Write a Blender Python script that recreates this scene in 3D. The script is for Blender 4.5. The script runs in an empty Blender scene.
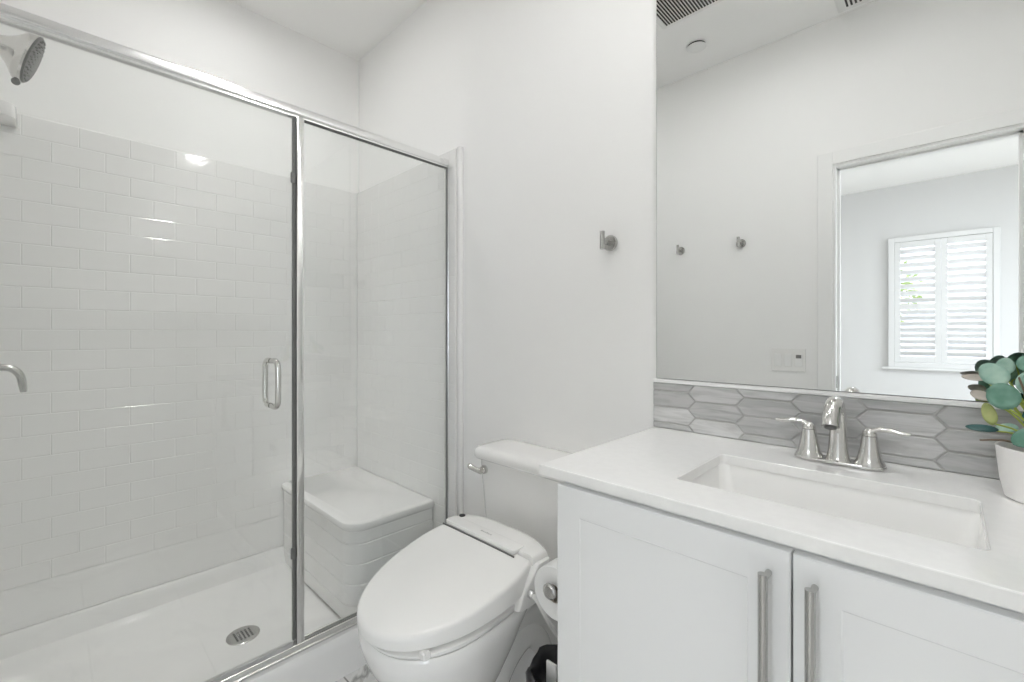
import bpy, bmesh, math, random
from mathutils import Vector, Matrix, Quaternion
random.seed(7)
PI = math.pi
SC = bpy.context.scene
COL = SC.collection

# ---------------------------------------------------------------- camera, world, exposure
cam_d = bpy.data.cameras.new('camera')
cam = bpy.data.objects.new('camera', cam_d)
COL.objects.link(cam)
cam_d.sensor_fit = 'HORIZONTAL'
cam_d.sensor_width = 36.0
cam_d.lens = 36.0 * 447.0 / 1024.0
cam_d.shift_y = -7.0 / 1024.0
cam_d.clip_start = 0.02
cam.location = (0.0, -1.216, 1.191)
cam.rotation_euler = (PI / 2, 0, math.radians(44.2))
SC.camera = cam

world = bpy.data.worlds.new('world')
SC.world = world
world.use_nodes = True
wbg = world.node_tree.nodes['Background']
wbg.inputs[0].default_value = (0.86, 0.93, 1.0, 1)
wbg.inputs[1].default_value = 7.8

SC.view_settings.view_transform = 'Standard'
SC.view_settings.look = 'None'
SC.view_settings.gamma = 1.0
SC.view_settings.use_curve_mapping = False
SC.view_settings.exposure = 0.60
SC.cycles.max_bounces = 16
SC.cycles.diffuse_bounces = 10
SC.cycles.glossy_bounces = 8
SC.cycles.transparent_max_bounces = 24
SC.cycles.transmission_bounces = 8
SC.cycles.caustics_reflective = False
SC.cycles.caustics_refractive = False
SC.cycles.sample_clamp_indirect = 12.0

CAN_POWER = 88.0       # emission of the recessed light above the sink
SHOWER_POWER = 60.0    # emission of the recessed light above the shower
BED_FILL_POWER = 30.0       # emission of the unseen bedroom lamp added as frontal fill
FILL_CAN_POWER = 68.0  # emission of the added fill downlight in mid bathroom

# ---------------------------------------------------------------- materials
def new_mat(name):
    m = bpy.data.materials.new(name)
    m.use_nodes = True
    nt = m.node_tree
    return m, nt, nt.nodes['Principled BSDF']

def pr(name, col, rough=0.5, metal=0.0, bump=0.0, bscale=200.0, coat=0.0, var=0.0, vscale=8.0, spec=0.5):
    m, nt, b = new_mat(name)
    b.inputs['Base Color'].default_value = (*col, 1)
    b.inputs['Roughness'].default_value = rough
    b.inputs['Metallic'].default_value = metal
    b.inputs['Specular IOR Level'].default_value = spec
    b.inputs['Coat Weight'].default_value = coat
    tc = nt.nodes.new('ShaderNodeTexCoord')
    if bump > 0:
        n = nt.nodes.new('ShaderNodeTexNoise')
        n.inputs['Scale'].default_value = bscale
        nt.links.new(tc.outputs['Object'], n.inputs['Vector'])
        bp = nt.nodes.new('ShaderNodeBump')
        bp.inputs['Strength'].default_value = bump
        bp.inputs['Distance'].default_value = 0.002
        nt.links.new(n.outputs['Fac'], bp.inputs['Height'])
        nt.links.new(bp.outputs['Normal'], b.inputs['Normal'])
    if var > 0:
        n2 = nt.nodes.new('ShaderNodeTexNoise')
        n2.inputs['Scale'].default_value = vscale
        nt.links.new(tc.outputs['Object'], n2.inputs['Vector'])
        r = nt.nodes.new('ShaderNodeValToRGB')
        r.color_ramp.elements[0].position = 0.3
        r.color_ramp.elements[1].position = 0.7
        r.color_ramp.elements[0].color = (*[max(0, c * (1 - var)) for c in col], 1)
        r.color_ramp.elements[1].color = (*[min(1, c * (1 + var)) for c in col], 1)
        nt.links.new(n2.outputs['Fac'], r.inputs['Fac'])
        nt.links.new(r.outputs['Color'], b.inputs['Base Color'])
    return m

def emit(name, col, strength):
    m, nt, b = new_mat(name)
    b.inputs['Base Color'].default_value = (0.9, 0.9, 0.9, 1)
    b.inputs['Emission Color'].default_value = (*col, 1)
    b.inputs['Emission Strength'].default_value = strength
    return m

M = {}
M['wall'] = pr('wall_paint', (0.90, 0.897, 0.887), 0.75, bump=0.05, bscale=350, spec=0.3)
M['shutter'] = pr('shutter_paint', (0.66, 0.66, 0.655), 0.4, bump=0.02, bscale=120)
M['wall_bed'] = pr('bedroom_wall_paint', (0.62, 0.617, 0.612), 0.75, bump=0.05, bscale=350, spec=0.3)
M['ceil'] = pr('ceiling_paint', (0.90, 0.896, 0.885), 0.85, bump=0.05, bscale=250, spec=0.2)
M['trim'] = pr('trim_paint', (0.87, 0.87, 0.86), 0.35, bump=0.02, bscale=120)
M['acrylic'] = pr('shower_acrylic', (0.83, 0.825, 0.815), 0.12, bump=0.02, bscale=30, coat=0.3)
M['tile'] = pr('gloss_white_tile', (0.85, 0.845, 0.835), 0.10, bump=0.03, bscale=22, coat=0.3)
M['grout'] = pr('white_grout', (0.82, 0.815, 0.80), 0.8, bump=0.1, bscale=300)
M['chrome'] = pr('chrome', (0.80, 0.80, 0.80), 0.08, 1.0, bump=0.01, bscale=60)
M['rail'] = pr('polished_aluminium', (0.86, 0.86, 0.855), 0.18, 1.0, bump=0.01, bscale=60)
M['nickel'] = pr('brushed_nickel', (0.52, 0.515, 0.50), 0.25, 1.0, bump=0.04, bscale=500)
M['nickel_shiny'] = pr('satin_nickel', (0.70, 0.69, 0.67), 0.16, 1.0, bump=0.01, bscale=80)
M['ceramic'] = pr('white_ceramic', (0.88, 0.875, 0.862), 0.10, coat=0.5, bump=0.01, bscale=12)
M['plastic'] = pr('white_plastic', (0.875, 0.87, 0.852), 0.25, bump=0.01, bscale=40)
M['cab'] = pr('white_cabinet_lacquer', (0.89, 0.897, 0.90), 0.20, bump=0.015, bscale=90)
M['quartz'] = pr('white_quartz', (0.90, 0.897, 0.887), 0.10, bump=0.01, bscale=50, var=0.015, vscale=60)
M['black'] = pr('black_rubber', (0.02, 0.02, 0.02), 0.5, bump=0.05, bscale=200)
M['dark'] = pr('dark_void', (0.03, 0.03, 0.03), 0.8, bump=0.05, bscale=200)
M['gasket'] = pr('grey_gasket', (0.16, 0.16, 0.155), 0.4, bump=0.02, bscale=100)
M['sweep'] = pr('frosted_door_sweep', (0.55, 0.55, 0.54), 0.35, bump=0.02, bscale=100)
M['paper'] = pr('toilet_paper', (0.86, 0.86, 0.85), 0.95, bump=0.25, bscale=260, spec=0.1)
M['card'] = pr('cardboard', (0.45, 0.40, 0.34), 0.9, bump=0.1, bscale=150)
M['bag'] = pr('black_bin_bag', (0.018, 0.018, 0.02), 0.28, bump=1.0, bscale=28)
M['pot'] = pr('matte_white_pot', (0.90, 0.885, 0.87), 0.55, bump=0.04, bscale=90)
M['soil'] = pr('potting_soil', (0.06, 0.045, 0.035), 0.95, bump=0.8, bscale=120, var=0.4, vscale=60)
M['stem'] = pr('yellow_green_stem', (0.42, 0.50, 0.10), 0.5, bump=0.05, bscale=80)
M['twig'] = pr('brown_twig', (0.18, 0.13, 0.09), 0.7, bump=0.1, bscale=120)
M['grey_mark'] = pr('grey_print', (0.42, 0.42, 0.41), 0.5, bump=0.01)
M['vent_white'] = pr('vent_white', (0.80, 0.80, 0.79), 0.5, bump=0.02, bscale=90)
M['carpet'] = pr('bedroom_carpet', (0.60, 0.57, 0.53), 0.95, bump=0.6, bscale=400, var=0.08, vscale=90)
M['stucco'] = pr('pale_stucco', (0.52, 0.50, 0.56), 0.9, bump=0.4, bscale=90)
M['ground'] = pr('outside_ground', (0.50, 0.48, 0.44), 0.95, bump=0.4, bscale=30, var=0.2, vscale=3)
M['shrub'] = pr('shrub_leaves', (0.22, 0.30, 0.07), 0.6, bump=0.1, var=0.3, vscale=7)
M['bark'] = pr('bark', (0.16, 0.11, 0.07), 0.9, bump=0.5, bscale=40)
M['can'] = emit('lit_downlight', (1.0, 0.998, 0.99), CAN_POWER)
M['can_fill'] = emit('lit_fill_downlight', (1.0, 0.998, 0.99), FILL_CAN_POWER)
M['can_shower'] = emit('lit_shower_downlight', (1.0, 0.998, 0.99), SHOWER_POWER)
M['bed_fill'] = emit('lit_bedroom_fill', (0.94, 0.975, 1.0), BED_FILL_POWER)

def leaf_mat(name, c1, c2):
    m, nt, b = new_mat(name)
    tc = nt.nodes.new('ShaderNodeTexCoord')
    n = nt.nodes.new('ShaderNodeTexNoise'); n.inputs['Scale'].default_value = 45
    nt.links.new(tc.outputs['Object'], n.inputs['Vector'])
    r = nt.nodes.new('ShaderNodeValToRGB')
    r.color_ramp.elements[0].position = 0.35; r.color_ramp.elements[1].position = 0.7
    r.color_ramp.elements[0].color = (*c1, 1); r.color_ramp.elements[1].color = (*c2, 1)
    nt.links.new(n.outputs['Fac'], r.inputs['Fac'])
    nt.links.new(r.outputs['Color'], b.inputs['Base Color'])
    b.inputs['Roughness'].default_value = 0.5
    return m
M['leaf_light'] = leaf_mat('leaf_light', (0.25, 0.42, 0.34), (0.40, 0.56, 0.46))
M['leaf_mid'] = leaf_mat('leaf_mid', (0.08, 0.21, 0.15), (0.19, 0.35, 0.27))
M['leaf_dark'] = leaf_mat('leaf_dark', (0.012, 0.07, 0.07), (0.03, 0.12, 0.11))
M['leaf_yellow'] = leaf_mat('leaf_yellow', (0.28, 0.34, 0.10), (0.42, 0.44, 0.18))
M['leaf_beige'] = leaf_mat('leaf_beige', (0.42, 0.39, 0.34), (0.55, 0.50, 0.44))

def marble_mat():
    m, nt, b = new_mat('marble_floor_tile')
    tc = nt.nodes.new('ShaderNodeTexCoord')
    n = nt.nodes.new('ShaderNodeTexNoise'); n.inputs['Scale'].default_value = 2.2
    n.inputs['Detail'].default_value = 8; n.inputs['Distortion'].default_value = 1.6
    nt.links.new(tc.outputs['Object'], n.inputs['Vector'])
    r = nt.nodes.new('ShaderNodeValToRGB')
    cr = r.color_ramp
    cr.elements[0].position = 0.44; cr.elements[0].color = (0.70, 0.695, 0.685, 1)
    cr.elements[1].position = 0.56; cr.elements[1].color = (0.71, 0.705, 0.695, 1)
    e = cr.elements.new(0.50); e.color = (0.36, 0.355, 0.345, 1)
    e = cr.elements.new(0.475); e.color = (0.76, 0.755, 0.745, 1)
    e = cr.elements.new(0.525); e.color = (0.74, 0.735, 0.725, 1)
    nt.links.new(n.outputs['Fac'], r.inputs['Fac'])
    br = nt.nodes.new('ShaderNodeTexBrick')
    br.offset = 0.5
    br.inputs['Scale'].default_value = 1.0
    br.inputs['Brick Width'].default_value = 0.61
    br.inputs['Row Height'].default_value = 0.305
    br.inputs['Mortar Size'].default_value = 0.003
    mp = nt.nodes.new('ShaderNodeMapping')
    mp.inputs['Rotation'].default_value = (0, 0, PI / 2)
    mp.inputs['Location'].default_value = (0.1, 0.1, 0)
    nt.links.new(tc.outputs['Object'], mp.inputs['Vector'])
    nt.links.new(mp.outputs['Vector'], br.inputs['Vector'])
    mx = nt.nodes.new('ShaderNodeMix'); mx.data_type = 'RGBA'
    nt.links.new(br.outputs['Fac'], mx.inputs['Factor'])
    nt.links.new(r.outputs['Color'], mx.inputs['A'])
    mx.inputs['B'].default_value = (0.30, 0.295, 0.285, 1)
    nt.links.new(mx.outputs['Result'], b.inputs['Base Color'])
    b.inputs['Roughness'].default_value = 0.25
    return m
M['marble'] = marble_mat()

def picket_mat():
    m, nt, b = new_mat('picket_tile_glaze')
    g = nt.nodes.new('ShaderNodeNewGeometry')
    tc = nt.nodes.new('ShaderNodeTexCoord')
    mp = nt.nodes.new('ShaderNodeMapping'); mp.inputs['Scale'].default_value = (9, 9, 75)
    ad = nt.nodes.new('ShaderNodeVectorMath'); ad.operation = 'ADD'
    cb = nt.nodes.new('ShaderNodeCombineXYZ')
    mu = nt.nodes.new('ShaderNodeMath'); mu.operation = 'MULTIPLY'; mu.inputs[1].default_value = 37.0
    nt.links.new(g.outputs['Random Per Island'], mu.inputs[0])
    nt.links.new(mu.outputs[0], cb.inputs[2])
    nt.links.new(tc.outputs['Object'], mp.inputs['Vector'])
    nt.links.new(mp.outputs['Vector'], ad.inputs[0]); nt.links.new(cb.outputs[0], ad.inputs[1])
    n = nt.nodes.new('ShaderNodeTexNoise'); n.inputs['Scale'].default_value = 1.0
    n.inputs['Detail'].default_value = 6; n.inputs['Distortion'].default_value = 0.8
    nt.links.new(ad.outputs[0], n.inputs['Vector'])
    # streak contrast differs from tile to tile
    rc = nt.nodes.new('ShaderNodeValToRGB')
    rc.color_ramp.elements[0].color = (0.43, 0.43, 0.425, 1); rc.color_ramp.elements[1].color = (0.62, 0.62, 0.615, 1)
    nt.links.new(g.outputs['Random Per Island'], rc.inputs['Fac'])
    rs = nt.nodes.new('ShaderNodeValToRGB')
    rs.color_ramp.elements[0].position = 0.32; rs.color_ramp.elements[0].color = (0.55, 0.55, 0.55, 1)
    rs.color_ramp.elements[1].position = 0.6; rs.color_ramp.elements[1].color = (1.15, 1.15, 1.16, 1)
    nt.links.new(n.outputs['Fac'], rs.inputs['Fac'])
    mx = nt.nodes.new('ShaderNodeMix'); mx.data_type = 'RGBA'; mx.blend_type = 'MULTIPLY'
    mx.inputs['Factor'].default_value = 0.5
    nt.links.new(rc.outputs['Color'], mx.inputs['A']); nt.links.new(rs.outputs['Color'], mx.inputs['B'])
    nt.links.new(mx.outputs['Result'], b.inputs['Base Color'])
    b.inputs['Roughness'].default_value = 0.18
    bp = nt.nodes.new('ShaderNodeBump'); bp.inputs['Strength'].default_value = 0.12; bp.inputs['Distance'].default_value = 0.002
    nt.links.new(n.outputs['Fac'], bp.inputs['Height']); nt.links.new(bp.outputs['Normal'], b.inputs['Normal'])
    return m
M['picket'] = picket_mat()
M['picket_grout'] = pr('picket_grout', (0.46, 0.455, 0.44), 0.8, bump=0.1, bscale=300)

def glass_mat(name, tint, r0=0.045):
    m = bpy.data.materials.new(name); m.use_nodes = True
    nt = m.node_tree; nt.nodes.clear()
    o = nt.nodes.new('ShaderNodeOutputMaterial')
    t = nt.nodes.new('ShaderNodeBsdfTransparent'); t.inputs[0].default_value = (*tint, 1)
    g = nt.nodes.new('ShaderNodeBsdfGlossy'); g.inputs['Roughness'].default_value = 0.0
    g.inputs['Color'].default_value = (0.95, 0.96, 0.95, 1)
    # Schlick reflectance, the same from either side of the sheet
    lw = nt.nodes.new('ShaderNodeLayerWeight'); lw.inputs['Blend'].default_value = 0.5
    pw = nt.nodes.new('ShaderNodeMath'); pw.operation = 'POWER'; pw.inputs[1].default_value = 5.0
    f = nt.nodes.new('ShaderNodeMath'); f.operation = 'MULTIPLY_ADD'
    f.inputs[1].default_value = 1.0 - r0; f.inputs[2].default_value = r0
    nt.links.new(lw.outputs['Facing'], pw.inputs[0]); nt.links.new(pw.outputs[0], f.inputs[0])
    mx = nt.nodes.new('ShaderNodeMixShader')
    nt.links.new(f.outputs[0], mx.inputs[0]); nt.links.new(t.outputs[0], mx.inputs[1]); nt.links.new(g.outputs[0], mx.inputs[2])
    nt.links.new(mx.outputs[0], o.inputs[0])
    return m
M['glass'] = glass_mat('clear_shower_glass', (0.975, 0.98, 0.975))
M['pane'] = glass_mat('window_glass', (0.98, 0.985, 0.985))

def mirror_mat():
    m, nt, b = new_mat('mirror_silver')
    b.inputs['Base Color'].default_value = (0.93, 0.94, 0.935, 1)
    b.inputs['Metallic'].default_value = 1.0
    b.inputs['Roughness'].default_value = 0.0
    return m
M['mirror'] = mirror_mat()

# ---------------------------------------------------------------- mesh helpers
BASE = {}

def link_mesh(name, bm, mat, parent=None, loc=None, smooth=False, recalc=True):
    """bm is in world coordinates; the object is placed relative to its parent or given base point."""
    if parent is not None:
        b = BASE[parent.name]
    else:
        b = Vector(loc) if loc is not None else Vector((0, 0, 0))
    if recalc:
        bmesh.ops.recalc_face_normals(bm, faces=bm.faces[:])
    for v in bm.verts:
        v.co -= b
    me = bpy.data.meshes.new(name)
    bm.to_mesh(me); bm.free()
    mats = mat if isinstance(mat, (list, tuple)) else [mat]
    for m in mats:
        me.materials.append(m)
    if smooth:
        for p in me.polygons:
            p.use_smooth = True
        if smooth is not True:
            me.set_sharp_from_angle(angle=math.radians(smooth))
    o = bpy.data.objects.new(name, me)
    COL.objects.link(o)
    if parent is not None:
        o.parent = parent
    else:
        o.location = b
    BASE[o.name] = b
    return o

def tag(o, label, cat, group=None):
    o['label'] = label; o['category'] = cat
    if group: o['group'] = group
    return o

def thing(name, label, cat, loc, group=None):
    o = bpy.data.objects.new(name, None)
    o.empty_display_size = 0.05
    COL.objects.link(o); o.location = loc
    BASE[o.name] = Vector(loc)
    return tag(o, label, cat, group)

def struct(name, bm, mat, **k):
    o = link_mesh(name, bm, mat, **k)
    o['kind'] = 'structure'
    return o

def B():
    return bmesh.new()

def box(bm, x0, x1, y0, y1, z0, z1, bev=0.0, seg=2):
    vs = [bm.verts.new((x, y, z)) for z in (z0, z1) for x, y in ((x0, y0), (x1, y0), (x1, y1), (x0, y1))]
    f = [(3, 2, 1, 0), (4, 5, 6, 7), (0, 1, 5, 4), (1, 2, 6, 5), (2, 3, 7, 6), (3, 0, 4, 7)]
    fs = [bm.faces.new([vs[i] for i in q]) for q in f]
    if bev > 0:
        es = list({e for fc in fs for e in fc.edges})
        bmesh.ops.bevel(bm, geom=es, offset=bev, segments=seg, affect='EDGES', profile=0.5)
    return bm

def loft(bm, rings, cap0=True, cap1=True, closed=True):
    vr = [[bm.verts.new(p) for p in r] for r in rings]
    n = len(rings[0])
    for a, b in zip(vr, vr[1:]):
        for i in range(n if closed else n - 1):
            j = (i + 1) % n
            bm.faces.new((a[i], a[j], b[j], b[i]))
    if cap0: bm.faces.new(list(reversed(vr[0])))
    if cap1: bm.faces.new(vr[-1])
    return vr

def smooth_path(pts, sub=6):
    """Catmull-Rom through tuples of any length (xyz + radius)."""
    out = []
    P = [pts[0]] + list(pts) + [pts[-1]]
    for i in range(1, len(P) - 2):
        p0, p1, p2, p3 = P[i - 1], P[i], P[i + 1], P[i + 2]
        for s in range(sub):
            t = s / sub
            out.append(tuple(0.5 * ((2 * b) + (-a + c) * t + (2 * a - 5 * b + 4 * c - d) * t * t + (-a + 3 * b - 3 * c + d) * t ** 3)
                             for a, b, c, d in zip(p0, p1, p2, p3)))
    out.append(tuple(pts[-1]))
    return out

def tube(bm, pts, r=0.01, seg=14, sx=1.0, sy=1.0, cap=True, up=None):
    """pts: (x,y,z) or (x,y,z,r)."""
    P = [Vector(p[:3]) for p in pts]
    R = [p[3] if len(p) > 3 else r for p in pts]
    rings = []
    N = None
    for i, p in enumerate(P):
        a = P[max(0, i - 1)]; b = P[min(len(P) - 1, i + 1)]
        T = (b - a).normalized()
        if N is None:
            u = Vector(up) if up else (Vector((0, 0, 1)) if abs(T.z) < 0.9 else Vector((1, 0, 0)))
            N = (u - T * u.dot(T)).normalized()
        else:
            N = (N - T * N.dot(T)).normalized()
        Bn = T.cross(N)
        rings.append([p + N * (R[i] * sy * math.sin(2 * PI * k / seg)) + Bn * (R[i] * sx * math.cos(2 * PI * k / seg)) for k in range(seg)])
    loft(bm, rings, cap, cap)

def lathe(bm, prof, c=(0, 0, 0), axis='z', seg=32, cap=True):
    rings = []
    for r, h in prof:
        ring = []
        for k in range(seg):
            a = 2 * PI * k / seg
            u, v = r * math.cos(a), r * math.sin(a)
            if axis == 'z': q = (u, v, h)
            elif axis == 'y': q = (u, h, v)
            else: q = (h, u, v)
            ring.append((c[0] + q[0], c[1] + q[1], c[2] + q[2]))
        rings.append(ring)
    loft(bm, rings, cap, cap)

def rrect(x0, x1, y0, y1, r, n=6, z=0.0, radii=None):
    """rounded rectangle outline, ccw; radii for corners (x1y1, x0y1, x0y0, x1y0)."""
    rr = radii or (r, r, r, r)
    cs = [(x1, y1, 0, -1, -1), (x0, y1, 90, 1, -1), (x0, y0, 180, 1, 1), (x1, y0, 270, -1, 1)]
    out = []
    for (x, y, a0, sx, sy), q in zip(cs, rr):
        q = max(q, 1e-4)
        cx, cy = x + sx * q, y + sy * q
        for k in range(n + 1):
            a = math.radians(a0 + 90 * k / n)
            out.append((cx + q * math.cos(a), cy + q * math.sin(a), z))
    return out

def rslab(bm, x0, x1, y0, y1, z0, z1, r, e=0.004, n=6, radii=None):
    """vertical slab with rounded corners and eased top and bottom edges."""
    rings = []
    for z, d in ((z0, e), (z0 + e * 0.3, e * 0.3), (z0 + e, 0), (z1 - e, 0), (z1 - e * 0.3, e * 0.3), (z1, e)):
        rd = [max(1e-4, q - d) for q in (radii or (r,) * 4)]
        rings.append(rrect(x0 + d, x1 - d, y0 + d, y1 - d, r, n, z, rd))
    loft(bm, rings)

def uvsphere(bm, c, r, seg=20, rings=12, sz=1.0):
    prof = [(max(1e-4, r * math.sin(PI * i / rings)), -r * sz * math.cos(PI * i / rings)) for i in range(rings + 1)]
    lathe(bm, prof, c, 'z', seg)

def cleanup(bm, d=1e-5):
    bmesh.ops.remove_doubles(bm, verts=bm.verts[:], dist=d)
    return bm

# ---------------------------------------------------------------- dimensions
XA = -2.396          # left wall (long shower wall)
XF = -2.37           # tiled face of the surround on it
XR = 0.29            # right wall
YF = -1.472          # door wall
ZC = 2.743           # ceiling
YB = -4.96           # bedroom window wall
YD = -1.59           # bedroom side of the door wall
XG = -1.55           # shower glass
DX0, DX1, DZ = -0.405, 0.236, 2.025   # door opening
WX0, WX1, WZ0, WZ1 = -0.39, 0.31, 0.90, 2.14   # bedroom window hole

# ---------------------------------------------------------------- setting
bm = B(); box(bm, XA - 0.1, XR + 0.1, YD + 0.06, 0.1, -0.08, 0.0)
struct('floor', bm, M['marble'])
bm = B(); box(bm, -2.6, 1.9, YB - 0.12, YD + 0.06, -0.08, 0.0)
struct('floor_bedroom', bm, M['carpet'])
bm = B(); box(bm, XA - 0.1, XR + 0.1, YD + 0.06, 0.1, ZC, ZC + 0.08)
struct('ceiling', bm, M['ceil'])
bm = B(); box(bm, -2.6, 1.9, YB - 0.12, YD + 0.06, ZC, ZC + 0.08)
struct('ceiling_bedroom', bm, M['ceil'])
bm = B(); box(bm, XA - 0.1, XR + 0.1, 0.0, 0.1, 0.0, ZC)
struct('wall_back', bm, M['wall'])
bm = B(); box(bm, XA - 0.1, XA, YF, 0.0, 0.0, ZC)
struct('wall_left', bm, M['wall'])
bm = B(); box(bm, XR, XR + 0.1, YF, 0.0, 0.0, ZC)
struct('wall_right', bm, M['wall'])
bm = B()
box(bm, -2.6, DX0, YD, YF, 0, ZC); box(bm, DX1, 1.9, YD, YF, 0, ZC); box(bm, DX0, DX1, YD, YF, DZ, ZC)
struct('wall_front', bm, M['wall'])
bm = B()
box(bm, -2.6, WX0, YB - 0.12, YB, 0, ZC); box(bm, WX1, 1.9, YB - 0.12, YB, 0, ZC)
box(bm, WX0, WX1, YB - 0.12, YB, 0, WZ0); box(bm, WX0, WX1, YB - 0.12, YB, WZ1, ZC)
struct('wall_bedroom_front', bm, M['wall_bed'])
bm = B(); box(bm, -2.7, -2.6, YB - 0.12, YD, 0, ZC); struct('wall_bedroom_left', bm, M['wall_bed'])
SY_0, SY_1, SZ_0, SZ_1 = -4.35, -2.35, 0.55, 2.25   # unseen wide side window, added to send daylight through the doorway
bm = B()
box(bm, 1.9, 2.0, YB - 0.12, SY_0, 0, ZC); box(bm, 1.9, 2.0, SY_1, YD, 0, ZC)
box(bm, 1.9, 2.0, SY_0, SY_1, 0, SZ_0); box(bm, 1.9, 2.0, SY_0, SY_1, SZ_1, ZC)
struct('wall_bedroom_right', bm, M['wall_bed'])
bm = B()
box(bm, 1.93, 1.98, SY_0, SY_0 + 0.04, SZ_0, SZ_1); box(bm, 1.93, 1.98, SY_1 - 0.04, SY_1, SZ_0, SZ_1)
box(bm, 1.93, 1.98, SY_0 + 0.04, SY_1 - 0.04, SZ_0, SZ_0 + 0.04); box(bm, 1.93, 1.98, SY_0 + 0.04, SY_1 - 0.04, SZ_1 - 0.04, SZ_1)
box(bm, 1.935, 1.975, (SY_0 + SY_1) / 2 - 0.02, (SY_0 + SY_1) / 2 + 0.02, SZ_0 + 0.04, SZ_1 - 0.04)
win2 = struct('window_added', bm, M['trim'])
bm = B(); box(bm, 1.953, 1.957, SY_0 + 0.04, SY_1 - 0.04, SZ_0 + 0.04, SZ_1 - 0.04)
link_mesh('pane', bm, M['pane'], parent=win2)
for nm, loc, rot, szx, szy in (('window_portal', (1.99, (SY_0 + SY_1) / 2, (SZ_0 + SZ_1) / 2), (0, PI / 2, 0), SZ_1 - SZ_0, SY_1 - SY_0), ('window_portal', ((WX0 + WX1) / 2, YB - 0.115, (WZ0 + WZ1) / 2), (PI / 2, 0, 0), WX1 - WX0, WZ1 - WZ0)):
    pd = bpy.data.lights.new(nm, 'AREA'); pd.shape = 'RECTANGLE'; pd.size = szx; pd.size_y = szy
    pd.cycles.is_portal = True
    po = bpy.data.objects.new(nm, pd); COL.objects.link(po); po.location = loc; po.rotation_euler = rot

# door opening: jambs, stops and flat casing
bm = B()
j = 0.016
box(bm, DX0, DX0 + j, YD, YF + 0.004, 0, DZ); box(bm, DX1 - j, DX1, YD, YF + 0.004, 0, DZ)
box(bm, DX0 + j, DX1 - j, YD, YF + 0.004, DZ - j, DZ)
box(bm, DX0 + j, DX0 + j + 0.010, -1.545, -1.512, 0, DZ - j); box(bm, DX1 - j - 0.010, DX1 - j, -1.545, -1.512, 0, DZ - j)
box(bm, DX0 + j, DX1 - j, -1.545, -1.512, DZ - j - 0.010, DZ - j)
door1 = struct('door_1', bm, M['trim'])
bm = B()
cw = 0.062
box(bm, DX0 - cw + 0.004, DX0 + 0.004, YF, YF + 0.012, 0, DZ + cw - 0.004, 0.002, 1)
box(bm, DX1 - 0.004, XR - 0.001, YF, YF + 0.012, 0, DZ + cw - 0.004, 0.002, 1)
box(bm, DX0 + 0.004, DX1 - 0.004, YF, YF + 0.012, DZ - 0.004, DZ + cw - 0.004, 0.002, 1)
link_mesh('door_casing', bm, M['trim'], parent=door1)
bm = B(); box(bm, DX0 + j, DX0 + j + 0.002, -1.508, -1.482, 0.925, 0.985)
link_mesh('strike_plate', bm, M['nickel'], parent=door1)

# baseboards
bm = B(); box(bm, -1.458, -0.572, -0.013, 0.0, 0.0, 0.13, 0.003, 1)
struct('baseboard_back', bm, M['trim'])
bm = B(); box(bm, -1.49, DX0 - cw, YF, YF + 0.013, 0.0, 0.13, 0.003, 1)
struct('baseboard_front', bm, M['trim'])
bm = B(); box(bm, XR - 0.013, XR, YF + 0.02, -0.53, 0.0, 0.13, 0.003, 1)
struct('baseboard_right', bm, M['trim'])
bm = B(); box(bm, -2.6, 1.9, YB, YB + 0.013, 0.0, 0.13, 0.003, 1)
struct('baseboard_bedroom', bm, M['trim'])

# bedroom window
bm = B()
f = 0.03
box(bm, WX0, WX0 + f, YB - 0.11, YB - 0.06, WZ0, WZ1); box(bm, WX1 - f, WX1, YB - 0.11, YB - 0.06, WZ0, WZ1)
box(bm, WX0 + f, WX1 - f, YB - 0.11, YB - 0.06, WZ0, WZ0 + f); box(bm, WX0 + f, WX1 - f, YB - 0.11, YB - 0.06, WZ1 - f, WZ1)
box(bm, WX0 + f, WX1 - f, YB - 0.105, YB - 0.065, 1.20, 1.235)
win = struct('window_1', bm, M['trim'])
bm = B(); box(bm, WX0 + f, WX1 - f, YB - 0.088, YB - 0.083, WZ0 + f, WZ1 - f)
link_mesh('pane', bm, M['pane'], parent=win)
bm = B(); box(bm, WX0 - 0.10, WX1 + 0.10, YB, YB + 0.05, WZ0 - 0.075, WZ0 - 0.05, 0.003, 1)
link_mesh('window_sill', bm, M['shutter'], parent=win)

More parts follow.
